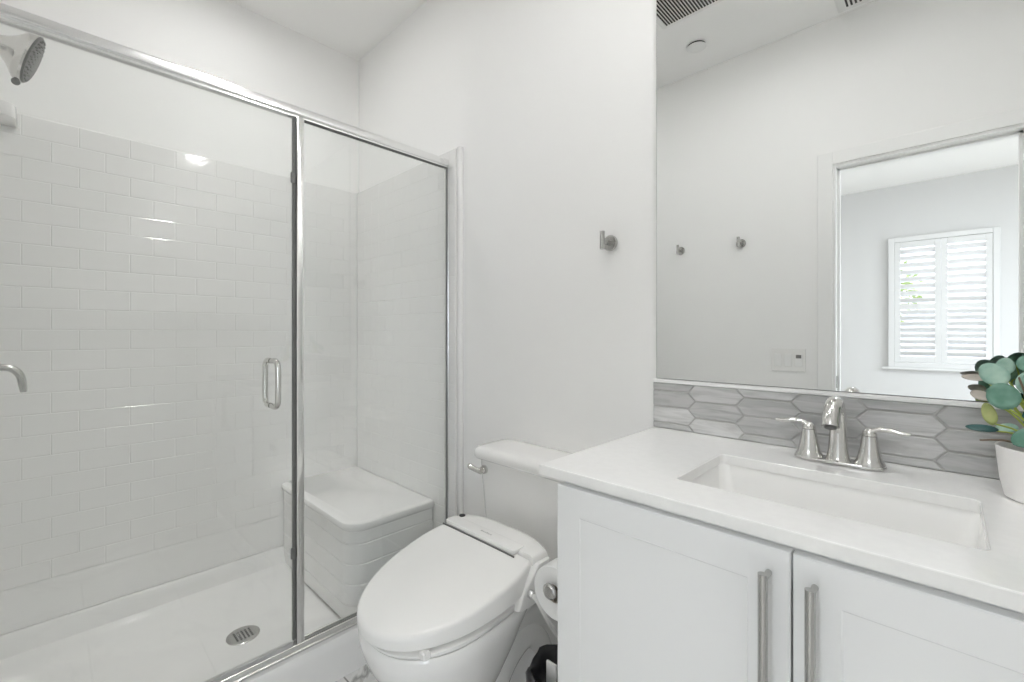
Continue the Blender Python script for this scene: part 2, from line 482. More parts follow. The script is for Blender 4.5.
# plantation shutters in the window
sh = thing('plantation_shutters', 'white plantation shutters on the bedroom window seen in the mirror', 'shutters', (-0.04, YB + 0.02, WZ0 - 0.05))
bm = B()
fx0, fx1, fz0, fz1 = WX0 - 0.05, WX1 + 0.05, WZ0 - 0.05, WZ1 + 0.05
fw = 0.05
y0, y1 = YB + 0.001, YB + 0.045
box(bm, fx0, fx0 + fw, y0, y1, fz0, fz1, 0.003, 1); box(bm, fx1 - fw, fx1, y0, y1, fz0, fz1, 0.003, 1)
box(bm, fx0 + fw, fx1 - fw, y0, y1, fz0, fz0 + fw, 0.003, 1); box(bm, fx0 + fw, fx1 - fw, y0, y1, fz1 - fw, fz1, 0.003, 1)
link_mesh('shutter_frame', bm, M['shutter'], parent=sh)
mid = (fx0 + fx1) / 2
for a, b in ((fx0 + fw + 0.001, mid - 0.0004), (mid + 0.0004, fx1 - fw - 0.001)):
    bm = B()
    st = 0.045
    py0, py1 = YB + 0.012, YB + 0.040
    zb, zt = fz0 + fw + 0.003, fz1 - fw - 0.003
    zm = zb + (zt - zb) * 0.46
    box(bm, a, a + st, py0, py1, zb, zt, 0.002, 1); box(bm, b - st, b, py0, py1, zb, zt, 0.002, 1)
    box(bm, a + st, b - st, py0, py1, zb, zb + 0.06, 0.002, 1); box(bm, a + st, b - st, py0, py1, zt - 0.06, zt, 0.002, 1)
    box(bm, a + st, b - st, py0, py1, zm - 0.028, zm + 0.028, 0.002, 1)
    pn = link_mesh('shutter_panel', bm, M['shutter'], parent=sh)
    bm = B()
    for lo, hi, cnt in ((zb + 0.06, zm - 0.028, 8), (zm + 0.028, zt - 0.06, 8)):
        for k in range(cnt):
            zc = lo + (hi - lo) * (k + 0.5) / cnt
            ang = math.radians(46)
            ring = []
            hw, ht = 0.031, 0.005
            prof = [(-hw, 0), (-hw * 0.5, ht), (hw * 0.5, ht), (hw, 0), (hw * 0.5, -ht), (-hw * 0.5, -ht)]
            rings = []
            for x in (a + st, b - st):
                rings.append([(x, (py0 + py1) / 2 + u * math.cos(ang) - v * math.sin(ang), zc + u * math.sin(ang) + v * math.cos(ang)) for u, v in prof])
            loft(bm, rings)
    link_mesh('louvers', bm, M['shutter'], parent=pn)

# outside the window: ground, neighbouring wall, a shrub
bm = B(); box(bm, -9, 9, -16, YB - 0.14, -0.3, -0.12); box(bm, 2.02, 9, YB - 0.14, 6, -0.3, -0.12)
struct('ground', bm, M['ground'])
bm = B(); box(bm, -5, 5, -7.4, -7.2, -0.12, 3.6)
box(bm, -5.05, 5.05, -7.45, -7.15, 3.6, 3.66)
struct('wall_outside', bm, M['stucco'])
sr = thing('garden_tree', 'small green tree outside the bedroom window seen through the shutters', 'tree', (-0.75, -6.5, -0.12))
bm = B(); tube(bm, smooth_path([(-0.75, -6.5, -0.12, 0.06), (-0.72, -6.5, 0.8, 0.045), (-0.75, -6.48, 1.6, 0.03)]), seg=10)
link_mesh('trunk', bm, M['bark'], parent=sr, smooth=True)
bm = B()
rr = random.Random(3)
for k in range(900):
    a, t = rr.uniform(0, 2 * PI), rr.uniform(0, 1) ** 0.5
    u = rr.uniform(-1, 1); q = math.sqrt(1 - u * u)
    c = Vector((-0.7 + 0.5 * t * q * math.cos(a), -6.5 + 0.4 * t * q * math.sin(a), 1.75 + 0.5 * t * u))
    d = Vector((rr.uniform(-1, 1), rr.uniform(-1, 1), rr.uniform(-0.6, 0.6))).normalized()
    e = d.orthogonal().normalized()
    s = rr.uniform(0.03, 0.05)
    bm.faces.new([bm.verts.new(c + d * s), bm.verts.new(c + e * s * 0.5), bm.verts.new(c - d * s), bm.verts.new(c - e * s * 0.5)])
link_mesh('foliage', bm, M['shrub'], parent=sr, recalc=False)

# ---------------------------------------------------------------- lamps, including fill lamps added out of view
def downlight(x, y, label, lens):
    t = thing('recessed_downlight', label, 'ceiling light', (x, y, ZC), 'recessed ceiling lights')
    bm = B(); lathe(bm, [(0.062, ZC - 0.0005), (0.085, ZC - 0.0005), (0.083, ZC - 0.007), (0.066, ZC - 0.009), (0.062, ZC - 0.0005)], (x, y, 0), cap=False, seg=40)
    link_mesh('trim_ring', bm, M['vent_white'], parent=t, smooth=40)
    bm = B(); lathe(bm, [(0.062, ZC - 0.0006), (0.062, ZC - 0.004), (0.05, ZC - 0.005)], (x, y, 0), seg=32)
    link_mesh('lens', bm, lens, parent=t)
downlight(-0.03, -0.34, 'recessed ceiling light above the sink', M['can'])
downlight(-1.86, -0.74, 'recessed ceiling light above the shower', M['can_shower'])
downlight(-0.62, -0.74, 'added fill light, unseen in the middle of the bathroom ceiling', M['can_fill'])  # added out of view to even out the room light
spot_d = bpy.data.lights.new('shower_downlight_lamp', 'SPOT')
spot_d.energy = 30.0; spot_d.spot_size = math.radians(68); spot_d.spot_blend = 1.0; spot_d.shadow_soft_size = 0.06
spot_d.color = (1.0, 0.998, 0.99)
spot = bpy.data.objects.new('shower_downlight_lamp', spot_d)
COL.objects.link(spot); spot.location = (-1.86, -0.74, ZC - 0.012)

LX, LY = -0.10, -2.90
t = thing('bedroom_fill_lamp', 'unseen round fill lamp added on the bedroom ceiling', 'ceiling light', (LX, LY, ZC))  # added out of view to brighten cabinet fronts and tank through the doorway
bm = B(); lathe(bm, [(0.24, ZC - 0.0005), (0.24, ZC - 0.025), (0.225, ZC - 0.032)], (LX, LY, 0), seg=40)
link_mesh('lamp_base', bm, M['nickel_shiny'], parent=t, smooth=40)
bm = B(); lathe(bm, [(0.225, ZC - 0.0325), (0.21, ZC - 0.055), (0.15, ZC - 0.075), (0.07, ZC - 0.084), (0.001, ZC - 0.086)], (LX, LY, 0), seg=40)
link_mesh('lamp_shade', bm, M['bed_fill'], parent=t, smooth=True)

# ---------------------------------------------------------------- shower pan
pan = thing('shower_pan', 'white acrylic shower pan with low threshold under the glass enclosure', 'shower pan', (-1.95, -0.736, 0.0))
def pan_ring(x0, x1, y0, y1, r, z):
    return rrect(x0, x1, y0, y1, r, 8, z)
xl, xo, yb, yf = XA + 0.002, -1.500, YF + 0.002, -0.002
rings = [pan_ring(xl, xo, yb, yf, 0.004, 0.0005),
         pan_ring(xl, xo - 0.010, yb, yf, 0.004, 0.10),
         pan_ring(xl, xo - 0.013, yb, yf, 0.005, 0.122),
         pan_ring(xl + 0.002, xo - 0.020, yb + 0.002, yf - 0.002, 0.008, 0.134),
         pan_ring(xl + 0.006, xo - 0.032, yb + 0.006, yf - 0.006, 0.012, 0.138),
         pan_ring(xl + 0.03, xo - 0.092, yb + 0.03, yf - 0.032, 0.03, 0.137),
         pan_ring(xl + 0.036, xo - 0.10, yb + 0.036, yf - 0.038, 0.035, 0.130),
         pan_ring(xl + 0.042, xo - 0.105, yb + 0.042, yf - 0.044, 0.04, 0.10),
         pan_ring(xl + 0.055, xo - 0.115, yb + 0.055, yf - 0.055, 0.05, 0.065),
         pan_ring(xl + 0.085, xo - 0.145, yb + 0.085, yf - 0.085, 0.06, 0.050),
         ]
bm = B()
vr = loft(bm, rings, True, False)
dc = (-1.925, -0.708)
last = vr[-1]
hole = [bm.verts.new((dc[0] + 0.055 * math.cos(a), dc[1] + 0.055 * math.sin(a), 0.040)) for a in
        [math.atan2(v.co.y - dc[1], v.co.x - dc[0]) for v in last]]
for i in range(len(last)):
    k = (i + 1) % len(last)
    bm.faces.new((last[i], last[k], hole[k], hole[i]))
bm.faces.new(hole)
link_mesh('pan_body', bm, M['acrylic'], parent=pan, smooth=35)
bm = B()
lathe(bm, [(0.056, 0.0405), (0.056, 0.043), (0.052, 0.0455), (0.044, 0.0450), (0.040, 0.0440), (0.002, 0.0440)], (*dc, 0), seg=40)
dr = link_mesh('drain', bm, M['nickel'], parent=pan, smooth=40)
bm = B()
for i in range(-3, 4):
    for q in range(-3, 4):
        u, v = i * 0.0125, q * 0.0125
        if u * u + v * v < 0.036 ** 2:
            lathe(bm, [(0.0040, 0.0441), (0.0040, 0.0445)], (dc[0] + u, dc[1] + v, 0), seg=10)
link_mesh('drain_holes', bm, M['dark'], parent=dr)

# ---------------------------------------------------------------- tiled surround
def tile_panel(bm, O, U, N, ulen, z0, z1, tw=0.1485, th=0.077, gap=0.0030, relief=0.0010, off=0.0, seed=1):
    """raised subway tiles on a vertical panel; O start point at floor, U along, N outward."""
    rg = random.Random(seed)
    O, U, N = Vector(O), Vector(U), Vector(N)
    Zv = Vector((0, 0, 1))
    z = z1; row = 0
    while z > z0 + 0.02:
        lo = max(z0, z - th)
        u = -tw + off + (tw / 2 if row % 2 else 0)
        while u < ulen:
            a, b = max(0, u), min(ulen, u + tw)
            if b - a > 0.012:
                g = gap / 2
                tu, tv = rg.gauss(0, 0.0012), rg.gauss(0, 0.0012)
                cu, cz = (a + b) / 2, (lo + z) / 2
                def P(uu, zz, d):
                    return O + U * uu + Zv * zz + N * (d + (tu * (uu - cu) + tv * (zz - cz) if d > 0.001 else 0))
                o = [bm.verts.new(P(uu, zz, 0)) for uu, zz in ((a + g * 0.4, lo + g * 0.4), (b - g * 0.4, lo + g * 0.4), (b - g * 0.4, z - g * 0.4), (a + g * 0.4, z - g * 0.4))]
                i = [bm.verts.new(P(uu, zz, relief)) for uu, zz in ((a + g * 1.7, lo + g * 1.7), (b - g * 1.7, lo + g * 1.7), (b - g * 1.7, z - g * 1.7), (a + g * 1.7, z - g * 1.7))]
                bm.faces.new(i)
                for k in range(4):
                    q = (k + 1) % 4
                    bm.faces.new((o[k], o[q], i[q], i[k]))
            u += tw
        z -= th; row += 1

ST, SB = 1.98, 0.29
sur = thing('shower_surround', 'white subway tile shower surround lining the shower walls', 'shower surround', (-1.95, -0.74, 0.139))
def sur_panel(bx, O, U, N, ulen, off, seed):
    bm = B(); box(bm, *bx, 0.139, ST - 0.002, 0.002, 1)
    p = link_mesh('wall_panel', bm, M['grout'], parent=sur)
    bm = B(); tile_panel(bm, O, U, N, ulen, SB, ST - 0.003, off=off, seed=seed)
    # smooth skirting strip under the tiles
    O, U, N = Vector(O), Vector(U), Vector(N)
    pts = [(0.0, 0.0005), (SB - 0.139 - 0.012, 0.0022), (SB - 0.139 - 0.002, 0.0008)]
    vs = [[bm.verts.new(O + U * u + N * d + Vector((0, 0, 0.1395 + h))) for u in (0, ulen)] for h, d in pts]
    for a, b in zip(vs, vs[1:]):
        bm.faces.new((a[0], a[1], b[1], b[0]))
    link_mesh('subway_tiles', bm, M['tile'], parent=p, recalc=False)
sur_panel((XA + 0.001, XF, YF + 0.001, -0.001), (XF + 0.0003, YF + 0.03, 0), (0, 1, 0), (1, 0, 0), 1.412, 0.0, 11)
sur_panel((XF + 0.001, -1.490, -0.026, -0.001), (-1.495, -0.0263, 0), (-1, 0, 0), (0, -1, 0), 0.872, 0.04, 12)
sur_panel((XF + 0.001, -1.490, YF + 0.001, YF + 0.026), (XF + 0.002, YF + 0.0263, 0), (1, 0, 0), (0, 1, 0), 0.872, 0.0, 13)
# bullnose trim on the free edges
for yy in (-1, 1):
    bm = B()
    a, b = ((-0.024, -0.0008) if yy < 0 else (YF + 0.0008, YF + 0.024))
    rslab(bm, -1.4885, -1.464, a, b, 0.139, ST + 0.002, 0.008, 0.004)
    link_mesh('edge_trim', bm, M['acrylic'], parent=sur, smooth=40)
# small corner shelf high on the plumbing end
bm = B()
rslab(bm, XF + 0.003, XF + 0.13, YF + 0.03, -1.302, 1.920, 1.966, 0.02, 0.004, radii=(0.03, 0.004, 0.004, 0.004))
link_mesh('corner_shelf', bm, M['acrylic'], parent=sur, smooth=40)

# ---------------------------------------------------------------- shower bench
sb = thing('shower_bench', 'white moulded corner bench seat inside the shower at the far end', 'shower bench', (-2.0, -0.22, 0.139))
bx0, bx1, by0, by1 = XF + 0.006, -1.635, -0.425, -0.032
def bring(d, z):
    return rrect(bx0, bx1 - d, by0 + d, by1, 0.07, 10, z, radii=(0.004, 0.004, 0.004, max(0.03, 0.085 - d)))
rings = [bring(0.012, 0.06)]
z = 0.06
for zz in (0.125, 0.205, 0.285, 0.365):
    rings += [bring(0.010, zz - 0.004), bring(0.0125, zz - 0.0015), bring(0.0125, zz + 0.0015), bring(0.010, zz + 0.004)]
rings += [bring(0.010, 0.415), bring(0.004, 0.421), bring(0.0, 0.428), bring(0.0, 0.440), bring(0.003, 0.447), bring(0.010, 0.451), bring(0.030, 0.452)]
bm = B(); loft(bm, rings)
link_mesh('bench_body', bm, M['acrylic'], parent=sb, smooth=35)

# ---------------------------------------------------------------- shower enclosure
en = thing('shower_enclosure', 'clear glass shower door and fixed pane in a polished metal frame', 'shower enclosure', (XG, -0.74, 0.138))
gz0, gz1 = 0.170, 1.915
bm = B(); box(bm, XG - 0.004, XG + 0.004, -0.628, -0.018, gz0 - 0.004, gz1, 0.0008, 1)
link_mesh('fixed_pane', bm, M['glass'], parent=en)
bm = B(); box(bm, XG - 0.004, XG + 0.004, YF + 0.035, -0.664, gz0 + 0.008, gz1 - 0.012, 0.0008, 1)
door = link_mesh('glass_door', bm, M['glass'], parent=en)
# header rail: rounded top with lower lips
bm = B()
prof = [(-0.017, 1.913), (0.017, 1.913), (0.020, 1.916), (0.020, 1.922), (0.018, 1.936), (0.011, 1.943), (0.0, 1.945), (-0.011, 1.943), (-0.018, 1.936), (-0.020, 1.922), (-0.020, 1.916)]
loft(bm, [[(XG + u, y, w) for u, w in prof] for y in (YF + 0.03, -0.028)])
box(bm, XG + 0.008, XG + 0.013, YF + 0.032, -0.03, 1.906, 1.9135)
box(bm, XG - 0.013, XG - 0.008, YF + 0.032, -0.03, 1.906, 1.9135)
link_mesh('header_rail', bm, M['rail'], parent=en, smooth=30)
bm = B(); box(bm, XG + 0.0045, XG + 0.008, -0.6265, -0.019, 1.9035, 1.9115)
box(bm, XG + 0.0045, XG + 0.0125, -0.0365, -0.0312, gz0, 1.9035)
link_mesh('gasket', bm, M['gasket'], parent=en)
# bottom track
bm = B()
box(bm, XG - 0.020, XG + 0.020, YF + 0.03, -0.029, 0.1385, 0.147, 0.001, 1)
box(bm, XG + 0.010, XG + 0.016, YF + 0.03, -0.029, 0.147, 0.166, 0.001, 1)
box(bm, XG - 0.016, XG - 0.010, YF + 0.03, -0.029, 0.147, 0.166, 0.001, 1)
link_mesh('bottom_track', bm, M['rail'], parent=en)
bm = B(); box(bm, XG + 0.0045, XG + 0.0095, -0.627, -0.03, 0.156, 0.1645)
link_mesh('bottom_seal', bm, M['gasket'], parent=en)
bm = B(); box(bm, XG - 0.0045, XG + 0.0090, YF + 0.04, -0.664, 0.160, 0.1775, 0.001, 1)
link_mesh('door_sweep', bm, M['sweep'], parent=door)
# centre post, wall channels
bm = B(); box(bm, XG - 0.015, XG + 0.015, -0.654, -0.6295, 0.147, 1.9115, 0.003, 2)
link_mesh('centre_post', bm, M['rail'], parent=en, smooth=30)
bm = B(); box(bm, XG - 0.006, XG + 0.006, -0.6635, -0.6545, 0.18, 1.905, 0.001, 1)
link_mesh('door_seal', bm, M['gasket'], parent=door)
for ya, yb2 in ((-0.0178, -0.0285), (YF + 0.028, YF + 0.036)):
    bm = B(); a, b = min(ya, yb2), max(ya, yb2)
    box(bm, XG - 0.014, XG + 0.014, a - 0.002, b + 0.0, 0.147, 1.9115, 0.002, 1)
    link_mesh('wall_channel', bm, M['rail'], parent=en)
# catches on the door edge and small bolts on the post
for zc in (1.705, 0.47):
    bm = B(); box(bm, XG + 0.0065, XG + 0.013, -0.672, -0.656, zc - 0.018, zc + 0.018, 0.002, 1)
    link_mesh('door_catch', bm, M['gasket'], parent=door)
# back to back D handle
bm = B()
hy = -0.727
for sx in (1, -1):
    pts = smooth_path([(XG + sx * 0.0045, hy, 1.105), (XG + sx * 0.036, hy, 1.106), (XG + sx * 0.056, hy, 1.094), (XG + sx * 0.060, hy, 1.07), (XG + sx * 0.060, hy, 1.0),
                       (XG + sx * 0.056, hy, 0.973), (XG + sx * 0.036, hy, 0.961), (XG + sx * 0.0045, hy, 0.962)], 6)
    tube(bm, pts, 0.0085, 14)
link_mesh('door_handle', bm, M['nickel_shiny'], parent=door, smooth=40)

# ---------------------------------------------------------------- shower head and valve
sx = -1.95
shd = thing('wall_shower', 'chrome shower head on a bent arm at the left edge above the shower', 'shower head', (sx, YF + 0.028, 2.03))
bm = B(); lathe(bm, [(0.034, YF + 0.0285), (0.034, YF + 0.032), (0.026, YF + 0.040), (0.012, YF + 0.044)], (sx, 0, 2.045), 'y', 28)
link_mesh('flange', bm, M['chrome'], parent=shd, smooth=40)
bm = B(); tube(bm, smooth_path([(sx, YF + 0.035, 2.045), (sx - 0.005, YF + 0.075, 2.052), (sx - 0.012, YF + 0.112, 2.046), (sx - 0.012, -1.340, 2.037)]), 0.010)
link_mesh('shower_arm', bm, M['chrome'], parent=shd, smooth=True)
d = Vector((0.05, 0.945, -0.325)).normalized()   # where the head points
e1 = Vector((1, 0, 0)); e2 = d.cross(e1)
c0 = Vector((sx - 0.014, -1.346, 2.040))
def lathe_dir(bm, prof, c, d, seg=32, cap=True):
    e1 = d.orthogonal().normalized(); e2 = d.cross(e1)
    loft(bm, [[c + d * h + e1 * (r * math.cos(2 * PI * k / seg)) + e2 * (r * math.sin(2 * PI * k / seg)) for k in range(seg)] for r, h in prof], cap, cap)
bm = B()
lathe_dir(bm, [(0.012, 0.0), (0.018, 0.004), (0.018, 0.016), (0.024, 0.022), (0.030, 0.034), (0.046, 0.052), (0.068, 0.068), (0.078, 0.078), (0.080, 0.088), (0.076, 0.093)], c0, d)
hd = link_mesh('shower_head', bm, M['nickel_shiny'], parent=shd, smooth=40)
bm = B()
lathe_dir(bm, [(0.074, 0.0931), (0.070, 0.097), (0.04, 0.100), (0.002, 0.101)], c0, d)
for rr_, nn in ((0.015, 6), (0.032, 12), (0.048, 18), (0.063, 24)):
    for k in range(nn):
        a = 2 * PI * k / nn
        p = c0 + e1 * (rr_ * math.cos(a)) + e2 * (rr_ * math.sin(a))
        lathe_dir(bm, [(0.0026, 0.096), (0.0020, 0.1015)], p, d, 8)
link_mesh('spray_face', bm, M['gasket'], parent=hd, smooth=30)
bm = B()
kp = c0 + d * 0.088 + Vector((0, -0.33, -0.93)).normalized() * 0.084
uvsphere(bm, kp, 0.010, 14, 8)
link_mesh('mode_knob', bm, M['gasket'], parent=hd, smooth=True)

sv = thing('shower_valve', 'chrome shower valve lever at the left edge below the shower head', 'shower valve', (sx, YF + 0.028, 1.08))
bm = B(); lathe(bm, [(0.085, YF + 0.0285), (0.085, YF + 0.033), (0.075, YF + 0.042), (0.040, YF + 0.048)], (sx, 0, 1.088), 'y', 40)
link_mesh('escutcheon', bm, M['chrome'], parent=sv, smooth=40)
bm = B(); lathe(bm, [(0.028, YF + 0.047), (0.027, YF + 0.085), (0.020, YF + 0.095)], (sx, 0, 1.088), 'y', 28)
tube(bm, smooth_path([(sx, YF + 0.09, 1.088, 0.011), (sx, YF + 0.14, 1.094, 0.010), (sx, -1.302, 1.092, 0.010), (sx, -1.283, 1.072, 0.0095), (sx, -1.277, 1.04, 0.009), (sx, -1.275, 1.020, 0.007)]), seg=14)
link_mesh('lever', bm, M['nickel'], parent=sv, smooth=40)

# ---------------------------------------------------------------- toilet
TX = -0.970
toi = thing('toilet', 'white two piece toilet with bidet seat between shower and vanity', 'toilet', (TX, -0.35, 0.0))
def egg(w, yfr, ybk, z, n=40, pw=2.3, sq=3.2, cx=TX):
    """egg outline: rounded front at yfr, squarer back at ybk."""
    out = []
    ym = ybk + (yfr - ybk) * 0.52
    for k in range(n):
        a = 2 * PI * k / n
        c, s = math.cos(a), math.sin(a)
        p = pw if s < 0 else sq
        ex = math.copysign(abs(c) ** (2 / p), c)
        ey = math.copysign(abs(s) ** (2 / p), s)
        out.append((cx + w * ex, ym + (ybk - ym) * ey if s >= 0 else ym + (ym - yfr) * ey, z))
    return out
bm = B()
def tilt(r):
    out = []
    for x, y, z in r:
        t = min(1, max(0, (z - 0.33) / 0.12))
        out.append((x, y, z + 0.075 * max(0, y + 0.70) * t))
    return out
loft(bm, [tilt(r) for r in [egg(0.126, -0.545, -0.24, 0.001, pw=2.6), egg(0.124, -0.545, -0.24, 0.025, pw=2.6), egg(0.104, -0.53, -0.30, 0.05, pw=2.4), egg(0.092, -0.525, -0.36, 0.12, sq=2.4),
          egg(0.098, -0.545, -0.38, 0.19, sq=2.4), egg(0.124, -0.595, -0.36, 0.25, sq=2.4), egg(0.152, -0.643, -0.33, 0.31, sq=2.5), egg(0.174, -0.680, -0.29, 0.37, sq=2.6),
          egg(0.186, -0.697, -0.26, 0.42, sq=2.8), egg(0.189, -0.700, -0.24, 0.452), egg(0.184, -0.695, -0.245, 0.460), egg(0.165, -0.675, -0.26, 0.461)]])
# rear pedestal and trapway shoulder
loft(bm, [rrect(TX - 0.105, TX + 0.105, -0.40, -0.035, 0.04, 6, z) for z in (0.002, 0.02)] +
         [rrect(TX - a, TX + a, -0.40 + b, -0.035, 0.05, 6, z) for z, a, b in ((0.05, 0.090, 0.02), (0.22, 0.078, 0.03), (0.35, 0.080, 0.06), (0.41, 0.11, 0.13), (0.44, 0.150, 0.15), (0.4545, 0.170, 0.16))])
for s in (1, -1):   # S shaped trapway relief on each side
    tube(bm, smooth_path([(TX + s * 0.072, -0.44, 0.05, 0.038), (TX + s * 0.066, -0.40, 0.15, 0.040), (TX + s * 0.055, -0.32, 0.26, 0.046), (TX + s * 0.05, -0.22, 0.29, 0.046), (TX + s * 0.055, -0.15, 0.20, 0.042), (TX + s * 0.06, -0.13, 0.04, 0.04)]), seg=14)
bowl = link_mesh('bowl', bm, M['ceramic'], parent=toi, smooth=50)
# tank
bm = B()
def trr(hw, y0, y1, z, r=0.035):
    return rrect(TX - hw, TX + hw, y0, y1, r, 6, z)
loft(bm, [trr(0.190, -0.150, -0.012, 0.455), trr(0.198, -0.157, -0.012, 0.472), trr(0.206, -0.162, -0.012, 0.56), trr(0.214, -0.166, -0.012, 0.662), trr(0.2155, -0.1665, -0.012, 0.667), trr(0.221, -0.170, -0.012, 0.752)])
link_mesh('tank', bm, M['ceramic'], parent=toi, smooth=40)
bm = B()
loft(bm, [trr(0.222, -0.172, -0.010, 0.7525), trr(0.233, -0.182, -0.006, 0.757), trr(0.236, -0.187, -0.006, 0.763), trr(0.236, -0.188, -0.006, 0.781), trr(0.233, -0.185, -0.007, 0.790), trr(0.224, -0.177, -0.012, 0.796), trr(0.205, -0.160, -0.022, 0.798), trr(0.16, -0.13, -0.045, 0.7985)])
link_mesh('tank_lid', bm, M['ceramic'], parent=toi, smooth=50)
bm = B()
lathe(bm, [(0.015, -0.170), (0.015, -0.178), (0.011, -0.186)], (TX - 0.178, 0, 0.722), 'y', 20)
tube(bm, smooth_path([(TX - 0.175, -0.190, 0.720, 0.011), (TX - 0.200, -0.194, 0.722, 0.0085), (TX - 0.226, -0.196, 0.728, 0.0095), (TX - 0.234, -0.196, 0.730, 0.006)]), seg=14)
link_mesh('flush_lever', bm, M['nickel_shiny'], parent=toi, smooth=40)
# bidet seat: ring, lid, rear housing
bm = B()
def ringz(d, dz):
    return [(x, y, 0.4622 + 0.075 * max(0, y + 0.70) + dz(min(1, max(0, (y + 0.70) / 0.4)))) for x, y, _ in egg(0.189 - d, -0.702 + d, -0.24, 0)]
loft(bm, [ringz(0.008, lambda t: -0.001), ringz(0.004, lambda t: 0.003), ringz(0.004, lambda t: 0.007 + 0.010 * t), ringz(0.010, lambda t: 0.010 + 0.012 * t)])
seat = link_mesh('bidet_seat', bm, M['plastic'], parent=toi, smooth=45)
def lidring(d, zf, h=0.0):
    """outline of the lid: straight rear at the hinge, rounded front, sides drawing in to the rear."""
    W, F, H, ym, p = 0.196 - d, -0.708 + d, -0.333, -0.42, 2.2
    out = []
    for k in range(31):                     # right side round the front to the left side
        a = PI * k / 30
        c, s_ = math.cos(a), math.sin(a)
        out.append((W * math.copysign(abs(c) ** (2 / p), c), ym - (ym - F) * (abs(s_) ** (2 / p))))
    right = [(W - 0.016 * (k / 6) ** 2, ym + (H + h - ym) * k / 6) for k in range(6, 0, -1)]
    left = [(-x, y) for x, y in reversed(right)]
    return [(TX + x, y, zf(y + 0.70)) for x, y in right + out + left]
def ltop(q): return 0.509 + 0.22 * q
def lbot(q): return 0.4775 + 0.125 * q
bm = B()
loft(bm, [lidring(0.006, lbot), lidring(0.0, lambda q: lbot(q) + 0.004), lidring(0.0, lambda q: ltop(q) - 0.010), lidring(0.002, lambda q: ltop(q) - 0.004), lidring(0.006, lambda q: ltop(q) - 0.001), lidring(0.012, ltop), lidring(0.06, lambda q: ltop(q) + 0.001), lidring(0.12, lambda q: ltop(q) + 0.0015)])
link_mesh('lid', bm, M['plastic'], parent=seat, smooth=40)
bm = B()
def hous(d, z):
    hw = 0.186 - d
    n = 16
    back = [(TX + hw - 2 * hw * k / n, -0.268 - d * 0.5 + 0.040 * (1 - abs((2 * k / n) - 1) ** 3.5), z) for k in range(n + 1)]
    front = [(TX - hw, -0.329 + d * 0.3, z), (TX + hw, -0.329 + d * 0.3, z)]
    return back + front
loft(bm, [hous(0.004, 0.494), hous(0.0, 0.505), hous(0.0, 0.583), hous(0.004, 0.594), hous(0.014, 0.599), hous(0.04, 0.6)])
# side control skirt on the right
loft(bm, [rrect(TX + 0.168, TX + 0.198, y0, -0.270, 0.010, 5, z) for z, y0 in ((0.486, -0.392), (0.490, -0.400), (0.520, -0.385), (0.550, -0.357), (0.575, -0.33), (0.582, -0.322))])
hs = link_mesh('rear_housing', bm, M['plastic'], parent=seat, smooth=45)
bm = B()
a, b = TX - 0.172, TX + 0.130
rslab(bm, a, b, -0.347, -0.300, 0.5918, 0.6035, 0.010, 0.002)
link_mesh('cover_strip', bm, M['plastic'], parent=hs, smooth=40)
bm = B(); box(bm, a - 0.008, b + 0.004, -0.3492, -0.3474, 0.580, 0.5915)
link_mesh('hinge_gap', bm, M['gasket'], parent=hs)
bm = B()
mx = TX - 0.005
for k in range(6):
    box(bm, mx - 0.024 + k * 0.008, mx - 0.0185 + k * 0.008, -0.324, -0.3195 + (0.002 if k in (0, 3) else 0), 0.6036, 0.6039)
link_mesh('printed_mark', bm, M['grey_mark'], parent=hs)
bm = B(); lathe(bm, [(0.010, 0.5985), (0.010, 0.6025), (0.007, 0.6035)], (TX - 0.160, -0.286, 0), seg=20)
link_mesh('sensor_window', bm, M['black'], parent=hs, smooth=40)
bm = B(); box(bm, TX + 0.128, TX + 0.148, -0.648, -0.628, 0.468, 0.4865, 0.003, 1)
link_mesh('seat_bumper', bm, M['plastic'], parent=seat)
# water hose from the housing to the wall stop
bm = B()
lathe(bm, [(0.011, TX + 0.1985), (0.011, TX + 0.207), (0.008, TX + 0.213)], (0, -0.358, 0.522), 'x', 18)
link_mesh('hose_nut', bm, M['chrome'], parent=hs, smooth=40)
bm = B()
tube(bm, smooth_path([(TX + 0.205, -0.358, 0.522), (TX + 0.222, -0.355, 0.512), (TX + 0.234, -0.332, 0.462), (TX + 0.236, -0.300, 0.41), (TX + 0.228, -0.240, 0.33), (TX + 0.225, -0.20, 0.22), (TX + 0.22, -0.13, 0.16), (TX + 0.21, -0.05, 0.17), (TX + 0.21, -0.0145, 0.17)]), 0.006, 12)
link_mesh('water_hose', bm, M['plastic'], parent=toi, smooth=True)
bm = B()
lathe(bm, [(0.025, -0.0008), (0.024, -0.006), (0.012, -0.010), (0.012, -0.04), (0.008, -0.045)], (TX + 0.21, 0, 0.17), 'y', 24)
link_mesh('stop_valve', bm, M['chrome'], parent=toi, smooth=40)

# ---------------------------------------------------------------- vanity
VX0, VX1 = -0.564, 0.250
VB, VFR = -0.003, -0.487
CT, CB = 0.924, 0.904
van = thing('vanity_cabinet', 'white two door vanity cabinet with long bar handles', 'cabinet', ((VX0 + VX1) / 2, -0.25, 0.0))
bm = B()
box(bm, VX0, VX0 + 0.018, VFR, VB, 0.0, CB - 0.0005); box(bm, VX1 - 0.018, VX1, VFR, VB, 0.0, CB - 0.0005)
box(bm, VX0 + 0.018, VX1 - 0.018, VB - 0.008, VB, 0.1, CB - 0.0005)
box(bm, VX0 + 0.018, VX1 - 0.018, VFR + 0.001, VB - 0.008, 0.10, 0.118)
box(bm, VX0 + 0.018, VX1 - 0.018, VFR, VFR + 0.02, CB - 0.06, CB - 0.0005)
box(bm, VX0 + 0.018, VX1 - 0.018, VFR + 0.06, VFR + 0.075, 0.0, 0.10)
link_mesh('carcass', bm, M['cab'], parent=van)
XC = -0.153
